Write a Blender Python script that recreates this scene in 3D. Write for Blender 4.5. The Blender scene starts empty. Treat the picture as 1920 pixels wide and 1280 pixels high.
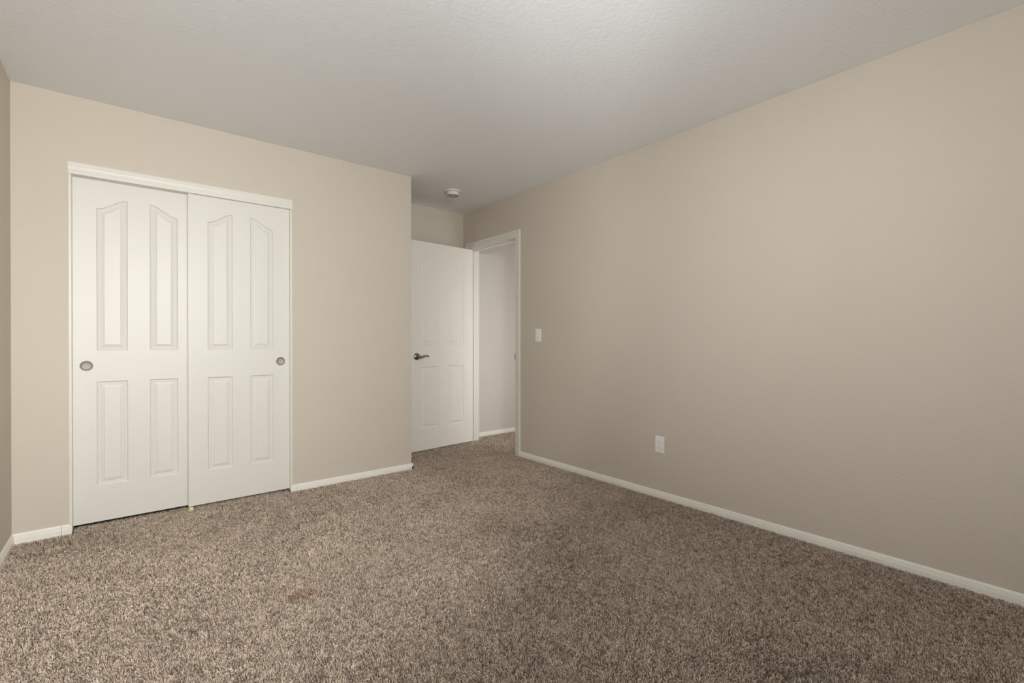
import bpy, bmesh, math
import numpy as np
from mathutils import Vector, Matrix

C = bpy.context.scene.collection
scene = bpy.context.scene

# ------------------------------------------------------------------ camera
YAW = math.radians(39.147)          # turned right of the room's depth axis (+Y)
PITCH = math.radians(-0.196)
CAM_H = 1.077
cam_data = bpy.data.cameras.new('camera')
cam_data.sensor_width = 36.0
cam_data.lens = 36.0 * 884.95 / 1920.0
cam_data.clip_start = 0.02
cam = bpy.data.objects.new('camera', cam_data)
cam.location = (0, 0, CAM_H)
cam.rotation_euler = (math.pi / 2 + PITCH, 0, -YAW)
C.objects.link(cam)
scene.camera = cam

# ------------------------------------------------------------------ room numbers (metres)
H = 2.44            # ceiling
XL, XR = -0.478, 2.826
YN, YC, YB = -0.42, 3.598, 4.31     # wall behind the camera, closet wall, alcove / hall wall
XA = 1.841          # outer corner of the closet
T = 0.115           # wall thickness
WX0, WX1, WZ0, WZ1 = -0.42, 1.75, 0.92, 2.08   # window opening in the wall behind the camera
VY0, VY1 = -0.05, 1.15              # unseen window added in the left wall for its fill lamp (same heights)
FZ = -0.010         # carpet backing
HX, HY = 4.6, 3.05  # hall extents
GX0, GX1, GZ = 3.02, 3.78, 2.03   # unseen doorway added in the hall side wall for its lamp

# ------------------------------------------------------------------ world, light, exposure
scene.view_settings.view_transform = 'Standard'
scene.view_settings.look = 'None'
scene.view_settings.exposure = 0.0
scene.view_settings.gamma = 1.0
scene.view_settings.use_curve_mapping = False
scene.cycles.use_denoising = True
scene.cycles.max_bounces = 12
scene.cycles.diffuse_bounces = 8
scene.cycles.sample_clamp_indirect = 8.0

world = bpy.data.worlds.new('world')
scene.world = world
world.use_nodes = True
bg = world.node_tree.nodes['Background']
bg.inputs['Color'].default_value = (0.86, 0.93, 1.0, 1)
bg.inputs['Strength'].default_value = 4.6


def area(name, loc, target, sx, sy, power, color, spread=180):
    l = bpy.data.lights.new(name, 'AREA')
    l.shape = 'RECTANGLE'
    l.size, l.size_y = sx, sy
    l.energy = power
    l.color = color
    l.spread = math.radians(spread)
    o = bpy.data.objects.new(name, l)
    o.location = loc
    o.rotation_euler = (Vector(target) - Vector(loc)).to_track_quat('-Z', 'Y').to_euler()
    C.objects.link(o)
    return o


WXM, WZM, VYM = (WX0 + WX1) / 2, (WZ0 + WZ1) / 2, (VY0 + VY1) / 2
YO, XO = YN - T - 0.03, XL - T - 0.03
# portals guide the sky light through the two windows
for nm, loc, tg, w in (('portal_front', (WXM, YO, WZM), (WXM, 2, WZM), WX1 - WX0), ('portal_left', (XO, VYM, WZM), (2, VYM, WZM), VY1 - VY0)):
    p = area(nm, loc, tg, w, WZ1 - WZ0, 1, (1, 1, 1))
    p.data.cycles.is_portal = True
# unseen fill lamps added behind the windows, aimed at closet wall and right wall
area('fill_front_low', (-0.17, YO, 1.45), (-0.34, YC, 0.9), 0.5, 0.9, 12.7, (1, 0.985, 0.95), 80)
area('fill_front_high', (0.4, YO, 1.85), (0.4, 3, 1.85), 0.55, 0.4, 49, (1, 0.985, 0.95))
area('fill_left', (XO, 0.78, 1.42), (XR, 0.72, 1.88), 0.5, 0.7, 6.6, (1, 0.985, 0.95), 70)
# unseen lamp added behind the made-up doorway to brighten the hall
area('fill_hall', ((GX0 + GX1) / 2, HY - T - 0.10, 0.95), ((GX0 + GX1) / 2, 4.31, 0.8), 0.7, 1.8, 13, (1.0, 0.965, 0.91))


# ------------------------------------------------------------------ materials
def mat(name, col, rough=0.5, metal=0.0, bump=None, spec=0.5, var=None):
    """bump = (noise scale, strength, distance, detail); var = (noise scale, amount): faint uneven paint"""
    m = bpy.data.materials.new(name)
    m.use_nodes = True
    nt = m.node_tree
    b = nt.nodes['Principled BSDF']
    b.inputs['Base Color'].default_value = (*col, 1)
    b.inputs['Roughness'].default_value = rough
    b.inputs['Metallic'].default_value = metal
    b.inputs['Specular IOR Level'].default_value = spec
    tc = nt.nodes.new('ShaderNodeTexCoord')
    if bump:
        n = nt.nodes.new('ShaderNodeTexNoise')
        n.inputs['Scale'].default_value = bump[0]
        n.inputs['Detail'].default_value = bump[3]
        n.inputs['Roughness'].default_value = 0.55
        nt.links.new(tc.outputs['Object'], n.inputs['Vector'])
        r = nt.nodes.new('ShaderNodeValToRGB')
        r.color_ramp.elements[0].position = 0.38
        r.color_ramp.elements[1].position = 0.66
        nt.links.new(n.outputs['Fac'], r.inputs['Fac'])
        bp = nt.nodes.new('ShaderNodeBump')
        bp.inputs['Strength'].default_value = bump[1]
        bp.inputs['Distance'].default_value = bump[2]
        nt.links.new(r.outputs['Color'], bp.inputs['Height'])
        nt.links.new(bp.outputs['Normal'], b.inputs['Normal'])
    if var:
        n2 = nt.nodes.new('ShaderNodeTexNoise')
        n2.inputs['Scale'].default_value = var[0]
        n2.inputs['Detail'].default_value = 3
        nt.links.new(tc.outputs['Object'], n2.inputs['Vector'])
        mx = nt.nodes.new('ShaderNodeMix')
        mx.data_type = 'RGBA'
        mx.inputs['A'].default_value = (*[c * (1 - var[1]) for c in col], 1)
        mx.inputs['B'].default_value = (*[min(1, c * (1 + var[1])) for c in col], 1)
        nt.links.new(n2.outputs['Fac'], mx.inputs['Factor'])
        nt.links.new(mx.outputs['Result'], b.inputs['Base Color'])
    return m


M_WALL = mat('beige_wall_paint', (0.615, 0.555, 0.472), 0.62, bump=(95, 0.16, 0.003, 4), spec=0.3, var=(2.0, 0.012))
M_HALL = mat('warm_white_hall_paint', (0.625, 0.588, 0.548), 0.62, bump=(95, 0.16, 0.003, 4), spec=0.3, var=(2.0, 0.012))
M_CEIL = mat('white_ceiling_texture', (0.88, 0.89, 0.90), 0.8, bump=(48, 0.17, 0.004, 5), spec=0.2)
M_TRIM = mat('white_trim_paint', (0.76, 0.735, 0.675), 0.38, bump=(60, 0.03, 0.001, 2), spec=0.4)
M_BASE = mat('white_baseboard_paint', (0.86, 0.838, 0.775), 0.36, bump=(60, 0.03, 0.001, 2), spec=0.4)
M_DOOR = mat('white_door_paint', (0.74, 0.725, 0.670), 0.40, bump=(120, 0.04, 0.0008, 3), spec=0.4)
M_DOOR_B = mat('cream_bedroom_door_paint', (0.83, 0.80, 0.735), 0.40, bump=(120, 0.04, 0.0008, 3), spec=0.4)
M_PLASTIC = mat('white_plastic', (0.87, 0.855, 0.84), 0.32, bump=(200, 0.02, 0.0005, 2))
M_DETECT = mat('detector_plastic', (0.80, 0.79, 0.75), 0.42, bump=(200, 0.02, 0.0005, 2))
M_SLOT = mat('dark_slot', (0.05, 0.045, 0.04), 0.6, var=(40, 0.1))
M_NICKEL = mat('satin_nickel', (0.46, 0.43, 0.40), 0.34, metal=1.0, bump=(300, 0.05, 0.0004, 2))
M_RIM = mat('nickel_rim', (0.30, 0.28, 0.255), 0.5, metal=0.9, bump=(300, 0.05, 0.0004, 2))
M_CUP = mat('brushed_nickel_cup', (0.42, 0.39, 0.36), 0.62, metal=0.55, bump=(300, 0.05, 0.0004, 2), spec=0.3)
M_PEWTER = mat('antique_pewter', (0.30, 0.27, 0.24), 0.26, metal=1.0, bump=(150, 0.05, 0.0005, 2))
M_GUIDE = mat('pale_yellow_nylon', (0.74, 0.72, 0.42), 0.45, bump=(150, 0.1, 0.0006, 2))
M_BACKING = mat('carpet_backing', (0.20, 0.16, 0.125), 0.95, bump=(400, 0.6, 0.004, 3), spec=0.05, var=(300, 0.5))

m = bpy.data.materials.new('window_glass')
m.use_nodes = True
nt = m.node_tree
nt.nodes.remove(nt.nodes['Principled BSDF'])
tr = nt.nodes.new('ShaderNodeBsdfTransparent')
gl = nt.nodes.new('ShaderNodeBsdfGlossy')
gl.inputs['Roughness'].default_value = 0.02
fr = nt.nodes.new('ShaderNodeFresnel')
fr.inputs['IOR'].default_value = 1.45
mx = nt.nodes.new('ShaderNodeMixShader')
nt.links.new(fr.outputs[0], mx.inputs[0])
nt.links.new(tr.outputs[0], mx.inputs[1])
nt.links.new(gl.outputs[0], mx.inputs[2])
nt.links.new(mx.outputs[0], nt.nodes['Material Output'].inputs['Surface'])
M_GLASS = m

m = bpy.data.materials.new('frieze_carpet_yarn')
m.use_nodes = True
nt = m.node_tree
b = nt.nodes['Principled BSDF']
b.inputs['Roughness'].default_value = 0.85
b.inputs['Specular IOR Level'].default_value = 0.15
at = nt.nodes.new('ShaderNodeAttribute')
at.attribute_name = 'yarn'
nt.links.new(at.outputs['Color'], b.inputs['Base Color'])
M_YARN = m


# ------------------------------------------------------------------ object helpers
def link(name, bm, m, parent=None, smooth=False, loc=None):
    me = bpy.data.meshes.new(name)
    bmesh.ops.recalc_face_normals(bm, faces=bm.faces)
    bm.to_mesh(me)
    bm.free()
    me.materials.append(m)
    if smooth:
        me.shade_smooth()
    o = bpy.data.objects.new(name, me)
    C.objects.link(o)
    if parent:
        o.parent = parent
    if loc:
        o.location = loc
    return o


def tag(o, label, cat, kind=None, group=None):
    o['label'] = label
    o['category'] = cat
    if kind:
        o['kind'] = kind
    if group:
        o['group'] = group
    return o


def empty(name, loc, rotz=0.0):
    o = bpy.data.objects.new(name, None)
    o.empty_display_size = 0.1
    o.location = loc
    o.rotation_euler = (0, 0, rotz)
    C.objects.link(o)
    return o


def box(bm, x0, x1, y0, y1, z0, z1, bevel=0.0, seg=2):
    r = bmesh.ops.create_cube(bm, size=1.0)
    vs = r['verts']
    for v in vs:
        v.co = Vector(((x0 + x1) / 2 + v.co.x * (x1 - x0), (y0 + y1) / 2 + v.co.y * (y1 - y0), (z0 + z1) / 2 + v.co.z * (z1 - z0)))
    if bevel:
        es = list({e for v in vs for e in v.link_edges})
        bmesh.ops.bevel(bm, geom=es, offset=bevel, segments=seg, profile=0.5, affect='EDGES')


def prism(bm, pts, axis, a0, a1):
    """closed 2-D outline extruded along an axis; axis 'x': pts are (y,z), 'y': (x,z), 'z': (x,y)"""
    def P(p, a):
        return {'x': (a, p[0], p[1]), 'y': (p[0], a, p[1]), 'z': (p[0], p[1], a)}[axis]
    A = [bm.verts.new(P(p, a0)) for p in pts]
    B = [bm.verts.new(P(p, a1)) for p in pts]
    n = len(pts)
    for i in range(n):
        bm.faces.new((A[i], A[(i + 1) % n], B[(i + 1) % n], B[i]))
    bm.faces.new(A)
    bm.faces.new(B[::-1])


def lathe(bm, prof, seg=48, mtx=None):
    """(radius, height) profile around +Z, then moved by mtx"""
    rings = []
    for r, z in prof:
        if r < 1e-6:
            rings.append([bm.verts.new((0, 0, z))])
        else:
            rings.append([bm.verts.new((r * math.cos(2 * math.pi * i / seg), r * math.sin(2 * math.pi * i / seg), z)) for i in range(seg)])
    for a, b in zip(rings, rings[1:]):
        if len(a) == 1 and len(b) == 1:
            continue
        for i in range(seg):
            j = (i + 1) % seg
            if len(a) == 1:
                bm.faces.new((a[0], b[j], b[i]))
            elif len(b) == 1:
                bm.faces.new((a[i], a[j], b[0]))
            else:
                bm.faces.new((a[i], a[j], b[j], b[i]))
    if mtx is not None:
        bmesh.ops.transform(bm, matrix=mtx, verts=[v for r in rings for v in r])


def struct(name, bm, m, label, cat, parent=None):
    o = link(name, bm, m, parent)
    if parent is None:
        tag(o, label, cat, 'structure')
    return o


# ------------------------------------------------------------------ room shell
bm = bmesh.new()
box(bm, XL - T, HX + T, YN - T, YB + T, -0.12, FZ)
floor = struct('floor', bm, M_BACKING, 'floor covered wall to wall in speckled brown and beige carpet', 'floor')

bm = bmesh.new()
box(bm, XL - T, HX + T, YN - T, YB + T, H, H + 0.1)
struct('ceiling', bm, M_CEIL, 'white lightly textured bedroom ceiling', 'ceiling')

bm = bmesh.new()
for y0, y1, z0, z1 in ((YN - T, VY0, -0.1, H), (VY1, YB, -0.1, H), (VY0, VY1, -0.1, WZ0), (VY0, VY1, WZ1, H)):
    box(bm, XL - T, XL, y0, y1, z0, z1)
struct('wall_left', bm, M_WALL, 'beige wall at the left of the closet wall, seen as a sliver', 'wall')

bm = bmesh.new()
for x0, x1, z0, z1 in ((XL, WX0, -0.1, H), (WX1, XR, -0.1, H), (WX0, WX1, -0.1, WZ0), (WX0, WX1, WZ1, H)):
    box(bm, x0, x1, YN - T, YN, z0, z1)
struct('wall_front', bm, M_WALL, 'beige window wall behind the camera', 'wall')

# doorway in the right wall
DY0, DY1, DZ = 3.417, 4.182, 2.034          # clear opening between the jambs
JT = 0.018                                   # jamb board thickness
bm = bmesh.new()
for y0, y1, z0, z1 in ((YN - T, DY0 - JT, -0.1, H), (DY1 + JT, YB, -0.1, H), (DY0 - JT, DY1 + JT, DZ + JT, H)):
    box(bm, XR, XR + T, y0, y1, z0, z1)
struct('wall_right', bm, M_WALL, 'long bare beige wall with the light switch, outlet and doorway', 'wall')

bm = bmesh.new()
box(bm, XL - T, XR + T / 2, YB, YB + T, -0.1, H)
struct('wall_back', bm, M_WALL, 'beige wall behind the open door', 'wall')
bm = bmesh.new()
box(bm, XR + T / 2, HX + T, YB, YB + T, -0.1, H)
struct('wall_hall_back', bm, M_HALL, 'pale hall wall seen through the doorway', 'wall')

# closet wall with the sliding-door opening, and the closet's end wall
CX0, CX1, CZ = -0.256, 0.908, 2.066
bm = bmesh.new()
for x0, x1, z0, z1 in ((XL, CX0, -0.1, H), (CX1, XA, -0.1, H), (CX0, CX1, CZ, H)):
    box(bm, x0, x1, YC, YC + T, z0, z1)
box(bm, XA - T, XA, YC + T, YB, -0.1, H)
struct('wall_closet', bm, M_WALL, 'beige closet wall around the white sliding doors', 'wall')

bm = bmesh.new()
box(bm, HX, HX + T, 1.8, YB, -0.1, H)
box(bm, XR + T, HX + T, 1.8 - T, 1.8, -0.1, H)
for x0, x1, z0, z1 in ((XR + T, GX0, -0.1, H), (GX1, HX + T, -0.1, H), (GX0, GX1, GZ, H)):
    box(bm, x0, x1, HY - T, HY, z0, z1)
struct('wall_hall', bm, M_HALL, 'end and side walls of the hall and of the closed space added for its lamp', 'wall')

# ------------------------------------------------------------------ window behind the camera
def window(name, loc, rotz, width, label):
    win = empty(name, loc, rotz)
    tag(win, label, 'window', 'structure')
    ww, wh, fw = width / 2, WZ1 - WZ0, 0.045
    bm = bmesh.new()
    for x0, x1, z0, z1 in ((-ww, -ww + fw, 0, wh), (ww - fw, ww, 0, wh), (-ww + fw, ww - fw, 0, fw), (-ww + fw, ww - fw, wh - fw, wh), (-fw / 2, fw / 2, fw, wh - fw)):
        box(bm, x0, x1, -0.03, 0.03, z0, z1, 0.003)
    link('window_frame', bm, M_TRIM, win)
    for s in (-1, 1):
        bm = bmesh.new()
        a, c = sorted((s * fw / 2, s * (ww - fw)))
        box(bm, a, c, -0.003, 0.003, fw, wh - fw)
        link('window_pane', bm, M_GLASS, win)
    bm = bmesh.new()
    box(bm, -ww - 0.03, ww + 0.03, T / 2, T / 2 + 0.03, -0.025, 0.0, 0.004)
    link('window_sill', bm, M_TRIM, win)


window('window_1', (WXM, YN - T / 2, WZ0), 0, WX1 - WX0, 'white framed window in the wall behind the camera')
window('added_window', (XL - T / 2, VYM, WZ0), -math.pi / 2, VY1 - VY0, 'unseen white framed window added in the left wall for its fill lamp')

# ------------------------------------------------------------------ baseboards
BBP = [(0, -0.010), (0.0125, -0.010), (0.0125, 0.024), (0.0105, 0.0265), (0.0105, 0.033), (0.0085, 0.0355), (0.0085, 0.0425), (0.006, 0.045), (0.0045, 0.0505), (0, 0.052)]


def baseboard(name, wall, a0, a1, label, pieces=(), top=0.043):
    """profile along a wall: wall = ('y', Y, sign) runs along X, ('x', X, sign) runs along Y; sign = into the room"""
    bm = bmesh.new()
    ax, v, s = wall
    for c0, c1 in [(a0, a1)] + list(pieces):
        pts = [(v + s * t, z * top / 0.052 if z > 0 else z) for t, z in BBP]
        prism(bm, pts, 'x' if ax == 'y' else 'y', c0, c1)
    return struct(name, bm, M_BASE, label, 'baseboard')


baseboard('baseboard_left', ('x', XL, 1), YN, YC, 'white baseboard along the left wall', top=0.050)
baseboard('baseboard_right', ('x', XR, -1), YN, DY0 - 0.070, 'long white baseboard along the bare right wall')
baseboard('baseboard_front', ('y', YN, 1), XL, XR, 'white baseboard under the window behind the camera')
baseboard('baseboard_back', ('y', YB, -1), XA, XR, 'white baseboard behind the open door')
baseboard('baseboard_hall', ('y', YB, -1), XR + T, HX, 'white baseboard in the hall seen through the doorway')
# closet wall: two runs, each with a short separate end block beside the sliding doors
baseboard('baseboard_closet', ('y', YC, -1), XL, -0.2865, 'white baseboard left of the sliding doors', [(-0.2850, -0.2440)], 0.050)
baseboard('baseboard_closet_corner', ('y', YC, -1), 0.9375, XA + 0.0125, 'white baseboard between sliding doors and closet corner', [(0.8965, 0.9360)])
bpy.data.objects['baseboard_closet'].name = 'baseboard_closet_left'
bpy.data.objects['baseboard_closet_corner'].name = 'baseboard_closet_right'
bm = bmesh.new()
prism(bm, [(XA + t, z * 0.043 / 0.052 if z > 0 else z) for t, z in BBP], 'y', YC - 0.0125, YB)
struct('baseboard_alcove', bm, M_BASE, 'white baseboard on the closet end wall in the door alcove', 'baseboard')

# ------------------------------------------------------------------ bedroom doorway trim
bm = bmesh.new()
IY0, IY1, IZ = DY0 - 0.005, DY1 + 0.005, DZ + 0.004
CASP = [(0, 0), (0, 0.009), (0.003, 0.011), (0.030, 0.0125), (0.033, 0.0105), (0.037, 0.0105), (0.041, 0.0145), (0.046, 0.0165), (0.058, 0.0175), (0.0655, 0.0145), (0.0655, 0)]
rings = []
for u, t in CASP:
    x = XR - t
    rings.append([bm.verts.new(p) for p in ((x, IY0 - u, -0.01), (x, IY0 - u, IZ + u), (x, IY1 + u, IZ + u), (x, IY1 + u, -0.01))])
for k in range(len(rings)):
    a, b2 = rings[k], rings[(k + 1) % len(rings)]
    for i in range(3):
        bm.faces.new((a[i], a[i + 1], b2[i + 1], b2[i]))
for i in (0, 3):
    bm.faces.new([r[i] for r in rings])
trim = struct('trim_1', bm, M_TRIM, 'white moulded casing around the bedroom doorway', 'door casing')

frame = empty('trim_2', (XR, (DY0 + DY1) / 2, 0))
tag(frame, 'white jamb lining inside the bedroom doorway', 'door frame', 'structure')


def in_frame(name, parts, m):
    bm = bmesh.new()
    for p in parts:
        box(bm, p[0] - XR, p[1] - XR, p[2] - (DY0 + DY1) / 2, p[3] - (DY0 + DY1) / 2, p[4], p[5], 0.0012, 1)
    return link(name, bm, m, frame)


X0, X1 = XR - 0.0005, XR + T + 0.002
in_frame('jamb', [(X0, X1, DY0 - JT, DY0, -0.01, DZ)], M_TRIM)
in_frame('jamb', [(X0, X1, DY1, DY1 + JT, -0.01, DZ)], M_TRIM)
in_frame('head_jamb', [(X0, X1, DY0 - JT, DY1 + JT, DZ, DZ + JT)], M_TRIM)
S0, S1 = XR + 0.042, XR + 0.075
in_frame('door_stop', [(S0, S1, DY0, DY0 + 0.011, -0.01, DZ - 0.011), (S0, S1, DY1 - 0.011, DY1, -0.01, DZ - 0.011), (S0, S1, DY0, DY1, DZ - 0.011, DZ)], M_TRIM)
sp = in_frame('strike_plate', [(XR - 0.013, XR + 0.030, DY0 - 0.003, DY0 + 0.0022, 0.892, 0.950)], M_PEWTER)
sp['label'] = 'dull dark metal strike plate'
# casing on the hall side
bm = bmesh.new()
rings = []
for u, t in CASP:
    x = XR + T + t
    rings.append([bm.verts.new(p) for p in ((x, IY0 - u, -0.01), (x, IY0 - u, IZ + u), (x, IY1 + u, IZ + u), (x, IY1 + u, -0.01))])
for k in range(len(rings)):
    a, b2 = rings[k], rings[(k + 1) % len(rings)]
    for i in range(3):
        bm.faces.new((a[i], a[i + 1], b2[i + 1], b2[i]))
for i in (0, 3):
    bm.faces.new([r[i] for r in rings])
struct('trim_3', bm, M_TRIM, 'white casing on the hall side of the doorway', 'door casing')


# ------------------------------------------------------------------ moulded four-panel door slab
def outline(p, d):
    """panel outline inset by d; p = (x0, x1, zb, z at x0, z at x1), counter-clockwise"""
    x0, x1, zb, za, zc = p
    n = 20 if abs(za - zc) > 1e-6 else 1
    top = []
    for i in range(n + 1):
        x = x0 + d + (x1 - x0 - 2 * d) * i / n
        u = (x - x0) / (x1 - x0)
        z = za + (zc - za) * (0.5 - 0.5 * math.cos(math.pi * u))
        sl = (zc - za) / (x1 - x0) * 0.5 * math.pi * math.sin(math.pi * u)
        top.append((x, z - d * math.sqrt(1 + sl * sl)))
    return [(x0 + d, zb + d), (x1 - d, zb + d)] + top[::-1]


MOULD = [(0, 0), (0.0025, 0.0035), (0.0055, 0.0065), (0.0085, 0.0075), (0.0115, 0.0064), (0.0140, 0.0055), (0.0165, 0.0058), (0.0190, 0.0070), (0.0330, 0.0030), (0.0345, 0.0010), (0.0370, 0.0005)]


def door_slab(w, h, t, panels, bore=None):
    """local frame: x 0..w, z 0..h, front face y = 0 towards -Y, thickness t; bore = (x, z, radius, depth) of a round mortise in the front"""
    bm = bmesh.new()
    for side in (0, 1):
        Y = (lambda d: d) if side == 0 else (lambda d: t - d)
        edges = []
        rect = [bm.verts.new((x, Y(0), z)) for x, z in ((0, 0), (w, 0), (w, h), (0, h))]
        for i in range(4):
            edges.append(bm.edges.new((rect[i], rect[(i + 1) % 4])))
        for poly in panels:
            prev = None
            for k, (d, dep) in enumerate(MOULD):
                ring = [bm.verts.new((x, Y(dep), z)) for x, z in outline(poly, d)]
                n = len(ring)
                if prev is None:
                    for i in range(n):
                        edges.append(bm.edges.new((ring[i], ring[(i + 1) % n])))
                else:
                    for i in range(n):
                        f = bm.faces.new((prev[i], prev[(i + 1) % n], ring[(i + 1) % n], ring[i]))
                prev = ring
            bm.faces.new(prev)
        if bore and side == 0:
            bx, bz, br, bd = bore
            cs = [(bx + br * math.cos(2 * math.pi * i / 32), bz + br * math.sin(2 * math.pi * i / 32)) for i in range(32)]
            r0 = [bm.verts.new((x, 0, z)) for x, z in cs]
            r1 = [bm.verts.new((x, bd, z)) for x, z in cs]
            for i in range(32):
                edges.append(bm.edges.new((r0[i], r0[(i + 1) % 32])))
                bm.faces.new((r0[i], r0[(i + 1) % 32], r1[(i + 1) % 32], r1[i]))
            bm.faces.new(r1)
        bmesh.ops.triangle_fill(bm, edges=edges, use_beauty=True, use_dissolve=False)
        if side == 0:
            front = rect
        else:
            for i in range(4):
                bm.faces.new((front[i], front[(i + 1) % 4], rect[(i + 1) % 4], rect[i]))
    return bm


def four_panels(xs, zhi, zlo, zb, lt, lb):
    (a0, a1), (b0, b1) = xs
    return [(a0, a1, zb, zlo, zhi), (b0, b1, zb, zhi, zlo), (a0, a1, lb, lt, lt), (b0, b1, lb, lt, lt)]


# ------------------------------------------------------------------ closet: fascia, side trims, sliding doors
bm = bmesh.new()
FP = [(0.06, 2.004), (-0.0115, 2.004), (-0.0125, 2.008), (-0.0115, 2.030), (-0.0135, 2.037), (-0.0145, 2.045), (-0.0125, 2.050), (-0.0125, 2.062), (-0.0140, 2.065), (-0.0140, 2.068), (0, 2.068), (0.002, 2.060), (0.06, 2.060)]
prism(bm, [(YC + a, z) for a, z in FP], 'x', CX0 - 0.0005, CX1 + 0.0005)
struct('trim_4', bm, M_TRIM, 'white fascia board hiding the sliding-door track', 'track fascia')
bm = bmesh.new()
box(bm, CX0, CX0 + 0.0135, YC - 0.006, YC + T, 0.0, 2.0038, 0.0015, 1)
struct('trim_5', bm, M_TRIM, 'narrow white side trim at the left end of the sliding doors', 'trim')
bm = bmesh.new()
box(bm, CX1 - 0.0135, CX1, YC - 0.006, YC + T, 0.0, 2.0038, 0.0015, 1)
struct('trim_6', bm, M_TRIM, 'narrow white side trim at the right end of the sliding doors', 'trim')

DB = 0.018          # bottom of the sliding doors above the carpet
SW, SH = 0.600, 2.005


def pull(parent, x, z):
    mt = Matrix.Translation((x, 0, z)) @ Matrix.Rotation(math.pi / 2, 4, 'X')   # +Z of the lathe -> -Y
    bm = bmesh.new()
    lathe(bm, [(0.0235, -0.0008), (0.0235, 0.0008), (0.0245, 0.0022), (0.0275, 0.0022), (0.0292, 0.0008), (0.0292, 0.0)], 48, mt)
    rim = link('flush_pull', bm, M_RIM, parent, True)
    rim['label'] = 'round satin nickel flush pull'
    bm = bmesh.new()
    lathe(bm, [(0.0238, 0.0016), (0.0225, -0.0018), (0.0215, -0.0040), (0.0200, -0.0046), (0.0, -0.0046)], 48, mt)
    link('pull_cup', bm, M_CUP, rim, True)


def sliding(name, x, y, label, pull_x):
    o = empty(name, (x, y, DB))
    tag(o, label, 'sliding door', 'structure')
    bm = door_slab(SW, SH, 0.033, four_panels(((0.105, 0.247), (0.351, 0.493)), 1.9075 - DB, 1.843 - DB, 1.014 - DB, 0.834 - DB, 0.228 - DB), (pull_x, 0.927 - DB, 0.0260, 0.010))
    slab = link('door_panel', bm, M_DOOR, o)
    pull(o, pull_x, 0.927 - DB)
    return o


sliding('door_2', 0.297, YC + 0.020, 'right white sliding closet door, running in front, darker round pull at its right edge', SW - 0.060)
sliding('door_1', -0.246, YC + 0.058, 'left white sliding closet door, running behind, round pull at its left edge', 0.061)

# little nylon floor guide where the two sliding doors meet
g = empty('floor_guide', (0.309, YC + 0.008, 0.0))
tag(g, 'tiny pale yellow plastic floor guide where the sliding doors meet', 'door guide')
bm = bmesh.new()
box(bm, -0.012, 0.016, -0.010, 0.052, FZ, 0.004, 0.0015)
link('guide_base', bm, M_GUIDE, g)
for y0, y1 in ((-0.006, 0.008), (0.0475, 0.0555)):
    bm = bmesh.new()
    box(bm, -0.009, 0.011, y0, y1, 0.003, 0.015 if y0 < 0 else 0.016, 0.002)
    link('guide_fin', bm, M_GUIDE, g)

# ------------------------------------------------------------------ bedroom door, standing open in the alcove
ang = math.radians(5.5)
DW, DH, DT = 0.757, 2.018, 0.035
door = empty('door_3', (2.823, 4.172, 0.009), ang)
tag(door, 'white four-panel bedroom door standing open, with a lever handle', 'door', 'structure')
bm = door_slab(DW, DH, DT, four_panels(((0.115, 0.318), (0.440, 0.642)), 1.906, 1.838, 1.018, 0.808, 0.208))
bmesh.ops.translate(bm, verts=bm.verts, vec=(-DW, -DT, 0))
link('door_panel', bm, M_DOOR_B, door)


def tube(bm, path, radii, seg=14, squash=1.0):
    rings = []
    for i, p in enumerate(path):
        p = Vector(p)
        q = Vector(path[min(i + 1, len(path) - 1)]) - Vector(path[max(i - 1, 0)])
        q.normalize()
        up = Vector((0, 0, 1)) if abs(q.z) < 0.9 else Vector((1, 0, 0))
        s = q.cross(up).normalized()
        u = s.cross(q).normalized()
        r = radii[i]
        rings.append([bm.verts.new(p + s * math.cos(2 * math.pi * k / seg) * r * squash + u * math.sin(2 * math.pi * k / seg) * r) for k in range(seg)])
    for a, b2 in zip(rings, rings[1:]):
        for k in range(seg):
            bm.faces.new((a[k], a[(k + 1) % seg], b2[(k + 1) % seg], b2[k]))
    bm.faces.new(rings[0][::-1])
    bm.faces.new(rings[-1])


def lever_set(side):
    """side -1: on the face towards the room (-Y), +1: on the other face"""
    hx, hz = -0.689, 0.909
    fy = -DT if side < 0 else 0.0
    mt = Matrix.Translation((hx, fy, hz)) @ Matrix.Rotation(math.pi / 2 * (1 if side < 0 else -1), 4, 'X')
    bm = bmesh.new()
    lathe(bm, [(0.0335, 0.0), (0.0335, 0.003), (0.031, 0.006), (0.0265, 0.0072), (0.0255, 0.0095), (0.020, 0.0125), (0.0145, 0.0145), (0.0125, 0.022), (0.0135, 0.027), (0.0135, 0.030), (0.0, 0.030)], 48, mt)
    ros = link('door_handle', bm, M_PEWTER, door, True)
    ros['label'] = 'dark pewter lever handle with round rose'
    yy = fy + side * 0.040
    bm = bmesh.new()
    path, rad = [], []
    for i in range(27):
        u = i / 26
        x = hx - 0.012 + 0.130 * u
        z = hz + 0.001 - 0.0065 * math.sin(math.pi * min(1, u / 0.52)) * (1 if u < 0.52 else 0) + (0.0062 * math.sin(math.pi * (u - 0.52) / 0.48) if u > 0.52 else 0) - 0.004 * max(0, u - 0.8) * 5
        path.append((x, yy - side * 0.006 * u * u, z))
        rad.append(0.0115 * (1 - u) ** 1.2 + 0.0052 + 0.002 * math.exp(-((u - 0.92) / 0.08) ** 2) - (0.003 if i in (0, 26) else 0))
    tube(bm, path, rad, 16, 0.8)
    mt2 = Matrix.Translation((hx, yy, hz)) @ Matrix.Rotation(math.pi / 2 * (1 if side < 0 else -1), 4, 'X')
    lathe(bm, [(0.0, 0.015), (0.007, 0.014), (0.0125, 0.009), (0.0155, 0.0), (0.0145, -0.010), (0.0, -0.012)], 32, mt2)
    link('lever', bm, M_PEWTER, ros, True)


lever_set(-1)
lever_set(1)

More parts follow.
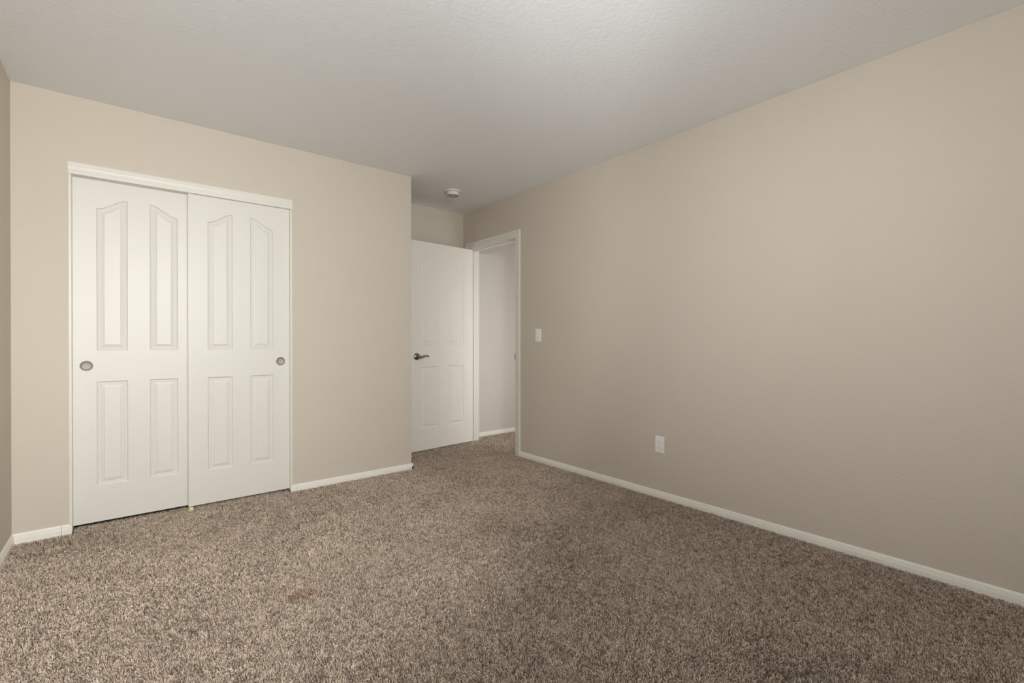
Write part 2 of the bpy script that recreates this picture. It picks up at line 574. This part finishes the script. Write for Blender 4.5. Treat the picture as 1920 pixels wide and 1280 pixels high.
# ------------------------------------------------------------------ smoke detector
sd = empty('smoke_detector', (2.312, 3.699, H))
tag(sd, 'round white smoke detector on the ceiling in front of the doorway alcove', 'smoke detector')
fl = Matrix.Rotation(math.pi, 4, 'X')
bm = bmesh.new()
lathe(bm, [(0.0, 0.0), (0.072, 0.0), (0.0725, 0.003), (0.0725, 0.010), (0.070, 0.0125), (0.0, 0.0125)], 64, fl)
link('base_plate', bm, M_DETECT, sd, True)
bm = bmesh.new()
lathe(bm, [(0.0, 0.010), (0.0520, 0.010), (0.0520, 0.0175), (0.0575, 0.0180), (0.0585, 0.0200), (0.0565, 0.0400), (0.0550, 0.0430), (0.0535, 0.0430), (0.0535, 0.0410), (0.0, 0.0410)], 64, fl)
body = link('detector_body', bm, M_DETECT, sd, True)
bm = bmesh.new()
gr = [(0.0, 0.0440), (0.0120, 0.0440)]
for k in range(6):
    r = 0.0120 + k * 0.0066
    gr += [(r, 0.0440), (r + 0.0004, 0.0412), (r + 0.0030, 0.0412), (r + 0.0034, 0.0440)]
gr += [(0.0525, 0.0440), (0.0530, 0.0405)]
lathe(bm, gr, 64, fl)
gr_o = link('shaded_underside', bm, mat('underside_shade_grey', (0.50, 0.48, 0.45), 0.7, var=(80, 0.04)), body)
gr_o['label'] = 'darker grey ringed grille'
bm = bmesh.new()
lathe(bm, [(0.0, 0.0440), (0.0085, 0.0440), (0.0085, 0.0475), (0.0065, 0.0490), (0.0, 0.0492)], 32, Matrix.Translation((-0.004, -0.020, 0)) @ fl)
link('test_button', bm, M_DETECT, sd, True)


# ------------------------------------------------------------------ outlet and switch on the right wall (facing -X)
def rrect(w, h, r, n=5):
    out = []
    for cx, cy, a0 in ((w / 2 - r, h / 2 - r, 0), (-w / 2 + r, h / 2 - r, 90), (-w / 2 + r, -h / 2 + r, 180), (w / 2 - r, -h / 2 + r, 270)):
        for i in range(n + 1):
            a = math.radians(a0 + 90 * i / n)
            out.append((cx + r * math.cos(a), cy + r * math.sin(a)))
    return out


def plate(bm, layers):
    """stack of rounded rectangles: (width, height, radius, height above wall); local x out of the wall is -X"""
    prev = None
    for w, h, r, t in layers:
        ring = [bm.verts.new((-t, y, z)) for y, z in rrect(w, h, r)]
        if prev:
            n = len(ring)
            for i in range(n):
                bm.faces.new((prev[i], prev[(i + 1) % n], ring[(i + 1) % n], ring[i]))
        prev = ring
    bm.faces.new(prev)


o = empty('wall_outlet', (XR, 1.866, 0.361))
tag(o, 'white double electrical outlet low on the bare right wall', 'electrical outlet')
bm = bmesh.new()
plate(bm, [(0.070, 0.114, 0.004, 0), (0.070, 0.114, 0.004, 0.003), (0.067, 0.111, 0.004, 0.0055), (0.062, 0.106, 0.004, 0.0062)])
link('cover_plate', bm, M_PLASTIC, o)
for s in (1, -1):
    bm = bmesh.new()
    poly = []
    for i in range(48):
        a = 2 * math.pi * i / 48
        poly.append((0.0172 * math.cos(a), max(-0.0142, min(0.0142, 0.0172 * math.sin(a))) + s * 0.0195))
    A = [bm.verts.new((-0.0060, y, z)) for y, z in poly]
    B = [bm.verts.new((-0.0078, y * 0.97, (z - s * 0.0195) * 0.97 + s * 0.0195)) for y, z in poly]
    for i in range(48):
        bm.faces.new((A[i], A[(i + 1) % 48], B[(i + 1) % 48], B[i]))
    bm.faces.new(B)
    rc = link('receptacle', bm, M_PLASTIC, o)
    for y, z0, z1, w in ((0.0063, 0.000, 0.0085, 0.0022), (-0.0063, 0.001, 0.0078, 0.0022), (0, -0.0095, -0.0045, 0.0046)):
        bm = bmesh.new()
        box(bm, -0.0081, -0.0070, y - w / 2, y + w / 2, s * 0.0195 + z0, s * 0.0195 + z1, 0.0006, 1)
        link('slot', bm, M_SLOT, rc)
bm = bmesh.new()
lathe(bm, [(0.0036, 0.0), (0.0036, 0.0008), (0.002, 0.0014), (0.0, 0.0015)], 20, Matrix.Translation((-0.0062, 0, 0)) @ Matrix.Rotation(-math.pi / 2, 4, 'Y'))
link('screw', bm, M_PLASTIC, o, True)

o = empty('light_switch', (XR, 3.100, 1.117))
tag(o, 'white light switch on the wall beside the doorway casing', 'light switch')
bm = bmesh.new()
plate(bm, [(0.070, 0.114, 0.004, 0), (0.070, 0.114, 0.004, 0.003), (0.067, 0.111, 0.004, 0.0055), (0.062, 0.106, 0.004, 0.0062)])
link('cover_plate', bm, M_PLASTIC, o)
bm = bmesh.new()
plate(bm, [(0.0335, 0.067, 0.0015, 0.0058), (0.0330, 0.0665, 0.0015, 0.0074), (0.0310, 0.0645, 0.0015, 0.0082)])
rk = link('rocker', bm, M_PLASTIC, o)
bm = bmesh.new()
box(bm, -0.0105, -0.0078, -0.0095, -0.0060, -0.006, 0.027, 0.0006, 1)
link('slider', bm, M_PLASTIC, rk)
bm = bmesh.new()
box(bm, -0.0086, -0.0078, -0.0025, 0.0025, -0.027, -0.022, 0.0004, 1)
link('indicator', bm, mat('grey_indicator', (0.35, 0.34, 0.34), 0.4, var=(60, 0.05)), rk)


# ------------------------------------------------------------------ carpet pile
rng = np.random.default_rng(7)


def vnoise(x, y, scale, seed):
    """smooth value noise on a lattice"""
    r = np.random.default_rng(seed)
    tab = r.random((256, 256))
    u, v = x / scale + 37.3, y / scale + 91.7
    i, j = np.floor(u).astype(int), np.floor(v).astype(int)
    fu, fv = u - i, v - j
    fu, fv = fu * fu * (3 - 2 * fu), fv * fv * (3 - 2 * fv)
    g = lambda a, b: tab[a & 255, b & 255]
    return (g(i, j) * (1 - fu) + g(i + 1, j) * fu) * (1 - fv) + (g(i, j + 1) * (1 - fu) + g(i + 1, j + 1) * fu) * fv


def scatter(x0, x1, y0, y1, sp):
    nx, ny = int((x1 - x0) / sp), int((y1 - y0) / sp)
    gx, gy = np.meshgrid(np.arange(nx), np.arange(ny))
    px = x0 + (gx.ravel() + 0.5 + rng.uniform(-0.5, 0.5, nx * ny)) * (x1 - x0) / nx
    py = y0 + (gy.ravel() + 0.5 + rng.uniform(-0.5, 0.5, nx * ny)) * (y1 - y0) / ny
    return px, py, np.full(nx * ny, sp)


E_ = 0.011          # keep clear of walls and boards
regs = [scatter(XL + E_, XR - E_, YN + E_, 2.35, 0.0042),
        scatter(XL + E_, XR - E_, 2.35, YC - E_, 0.0052),
        scatter(CX0 + 0.02, CX1 - 0.02, YC - E_, YC + 0.09, 0.0052),
        scatter(XA + E_, XR - E_, YC - E_, YB - E_, 0.0064),
        scatter(XR - E_, XR + T + E_, DY0 + 0.004, DY1 - 0.004, 0.0064),
        scatter(XR + T + E_, 3.9, HY + E_, YB - E_, 0.0078)]
px, py, sp = (np.concatenate(a) for a in zip(*regs))
n = len(px)
sc = sp / 0.0042
# twisted yarn ends: a short upright stem, then a tip that curls over to one side; the nap swings slowly across the floor
nap = 2 * math.pi * vnoise(px, py, 0.8, 1)
az = rng.uniform(0, 2 * math.pi, n)
dx, dy = np.cos(az) + 0.30 * np.cos(nap), np.sin(az) + 0.30 * np.sin(nap)
nz = np.zeros(n)
stem = rng.uniform(0.0060, 0.0088, n) * (0.85 + 0.15 * sc)
reach = rng.uniform(0.0012, 0.0048, n) * sc
rise = rng.uniform(0.0004, 0.0042, n)
wd = rng.uniform(0.0017, 0.0028, n) * sc
base = np.stack([px, py, np.full(n, FZ)], 1)
lean = 2 * math.pi * vnoise(px, py, 0.035, 8)
j = rng.normal(0, 0.0022, (n, 2)) * sc[:, None] + 0.0022 * np.stack([np.cos(lean), np.sin(lean)], 1)
mid = base + np.stack([j[:, 0], j[:, 1], stem], 1)
tip = mid + np.stack([dx * reach * 0.6, dy * reach * 0.6, rise], 1)
end = tip + np.stack([(dx - dy * 0.6) * reach * 0.6, (dy + dx * 0.6) * reach * 0.6, rng.uniform(-0.0022, 0.0012, n)], 1)


def spin(a, tilt):
    v = np.stack([np.cos(a), np.sin(a), tilt], 1)
    return v / np.linalg.norm(v, axis=1, keepdims=True)


# each strand is twisted along its length
tw = rng.uniform(0, 2 * math.pi, n)
s1 = spin(tw, nz)
s2 = spin(tw + 0.8, rng.uniform(-0.5, 0.5, n))
s3 = spin(tw + 1.6, rng.uniform(-0.8, 0.8, n))
w2 = (wd * 0.5)[:, None]
V = np.stack([base - s1 * w2 * 0.8, base + s1 * w2 * 0.8, mid - s2 * w2, mid + s2 * w2, tip - s3 * w2, tip + s3 * w2, end - s3 * w2 * 0.5, end + s3 * w2 * 0.5], 1).reshape(-1, 3)
NV = 8
# keep the pile off the boards along the walls
V[:, 0] = np.where(V[:, 1] < DY0 - 0.07, np.minimum(V[:, 0], XR - 0.004), V[:, 0])
V[:, 0] = np.maximum(V[:, 0], XL + 0.004)
V[:, 1] = np.minimum(V[:, 1], YB - 0.004)

# yarn colours: light, mid and dark strands; broad uneven wear; one small rusty stain
LIGHT, MID, DARK = np.array([0.82, 0.69, 0.57]), np.array([0.54, 0.44, 0.35]), np.array([0.175, 0.132, 0.098])
clump = vnoise(px, py, 0.0085, 3) * 0.62 + rng.random(n) * 0.38
t = 0.5 + (clump - 0.5) * 1.15 + 0.03 + 0.16 * (vnoise(px, py, 0.30, 4) - 0.5) + 0.09 * (vnoise(px, py, 0.07, 5) - 0.5)
col = np.where((t < 0.38)[:, None], DARK + (MID - DARK) * np.clip(t / 0.38, 0, 1)[:, None] ** 1.6, MID + (LIGHT - MID) * np.clip((t - 0.38) / 0.42, 0, 1)[:, None])
col = col * rng.uniform(0.85, 1.15, n)[:, None]
d2 = ((px - 0.568) / 0.062) ** 2 + ((py - 2.11) / 0.042) ** 2
d2 = d2 + 1.2 * (vnoise(px, py, 0.02, 6) - 0.5)
st = np.clip(1.2 - d2, 0, 1)[:, None] * rng.uniform(0.35, 1.0, n)[:, None]
col = col * (1 - st) + (col * np.array([0.66, 0.46, 0.31])) * st
col = np.clip(col, 0.01, 0.9)

me = bpy.data.meshes.new('carpet_pile')
nv = len(V)
me.vertices.add(nv)
me.vertices.foreach_set('co', V.astype(np.float32).ravel())
b0 = (np.arange(n) * NV)[:, None]
F = np.concatenate([b0 + np.array(q) for q in ([0, 1, 3, 2], [2, 3, 5, 4], [4, 5, 7, 6])], 1).reshape(-1)
nf = n * 3
me.loops.add(nf * 4)
me.loops.foreach_set('vertex_index', F.astype(np.int32))
me.polygons.add(nf)
me.polygons.foreach_set('loop_start', (np.arange(nf) * 4).astype(np.int32))
me.update(calc_edges=True)
ca = me.attributes.new('yarn', 'FLOAT_COLOR', 'POINT')
rgba = np.ones((nv, 4), dtype=np.float32)
rgba[:, :3] = np.repeat(col, NV, axis=0)
ca.data.foreach_set('color', rgba.ravel())
me.materials.append(M_YARN)
me.shade_smooth()
pile = bpy.data.objects.new('carpet_pile', me)
C.objects.link(pile)
pile.parent = floor
pile['kind'] = 'stuff'
pile['label'] = 'speckled brown and beige carpet pile'
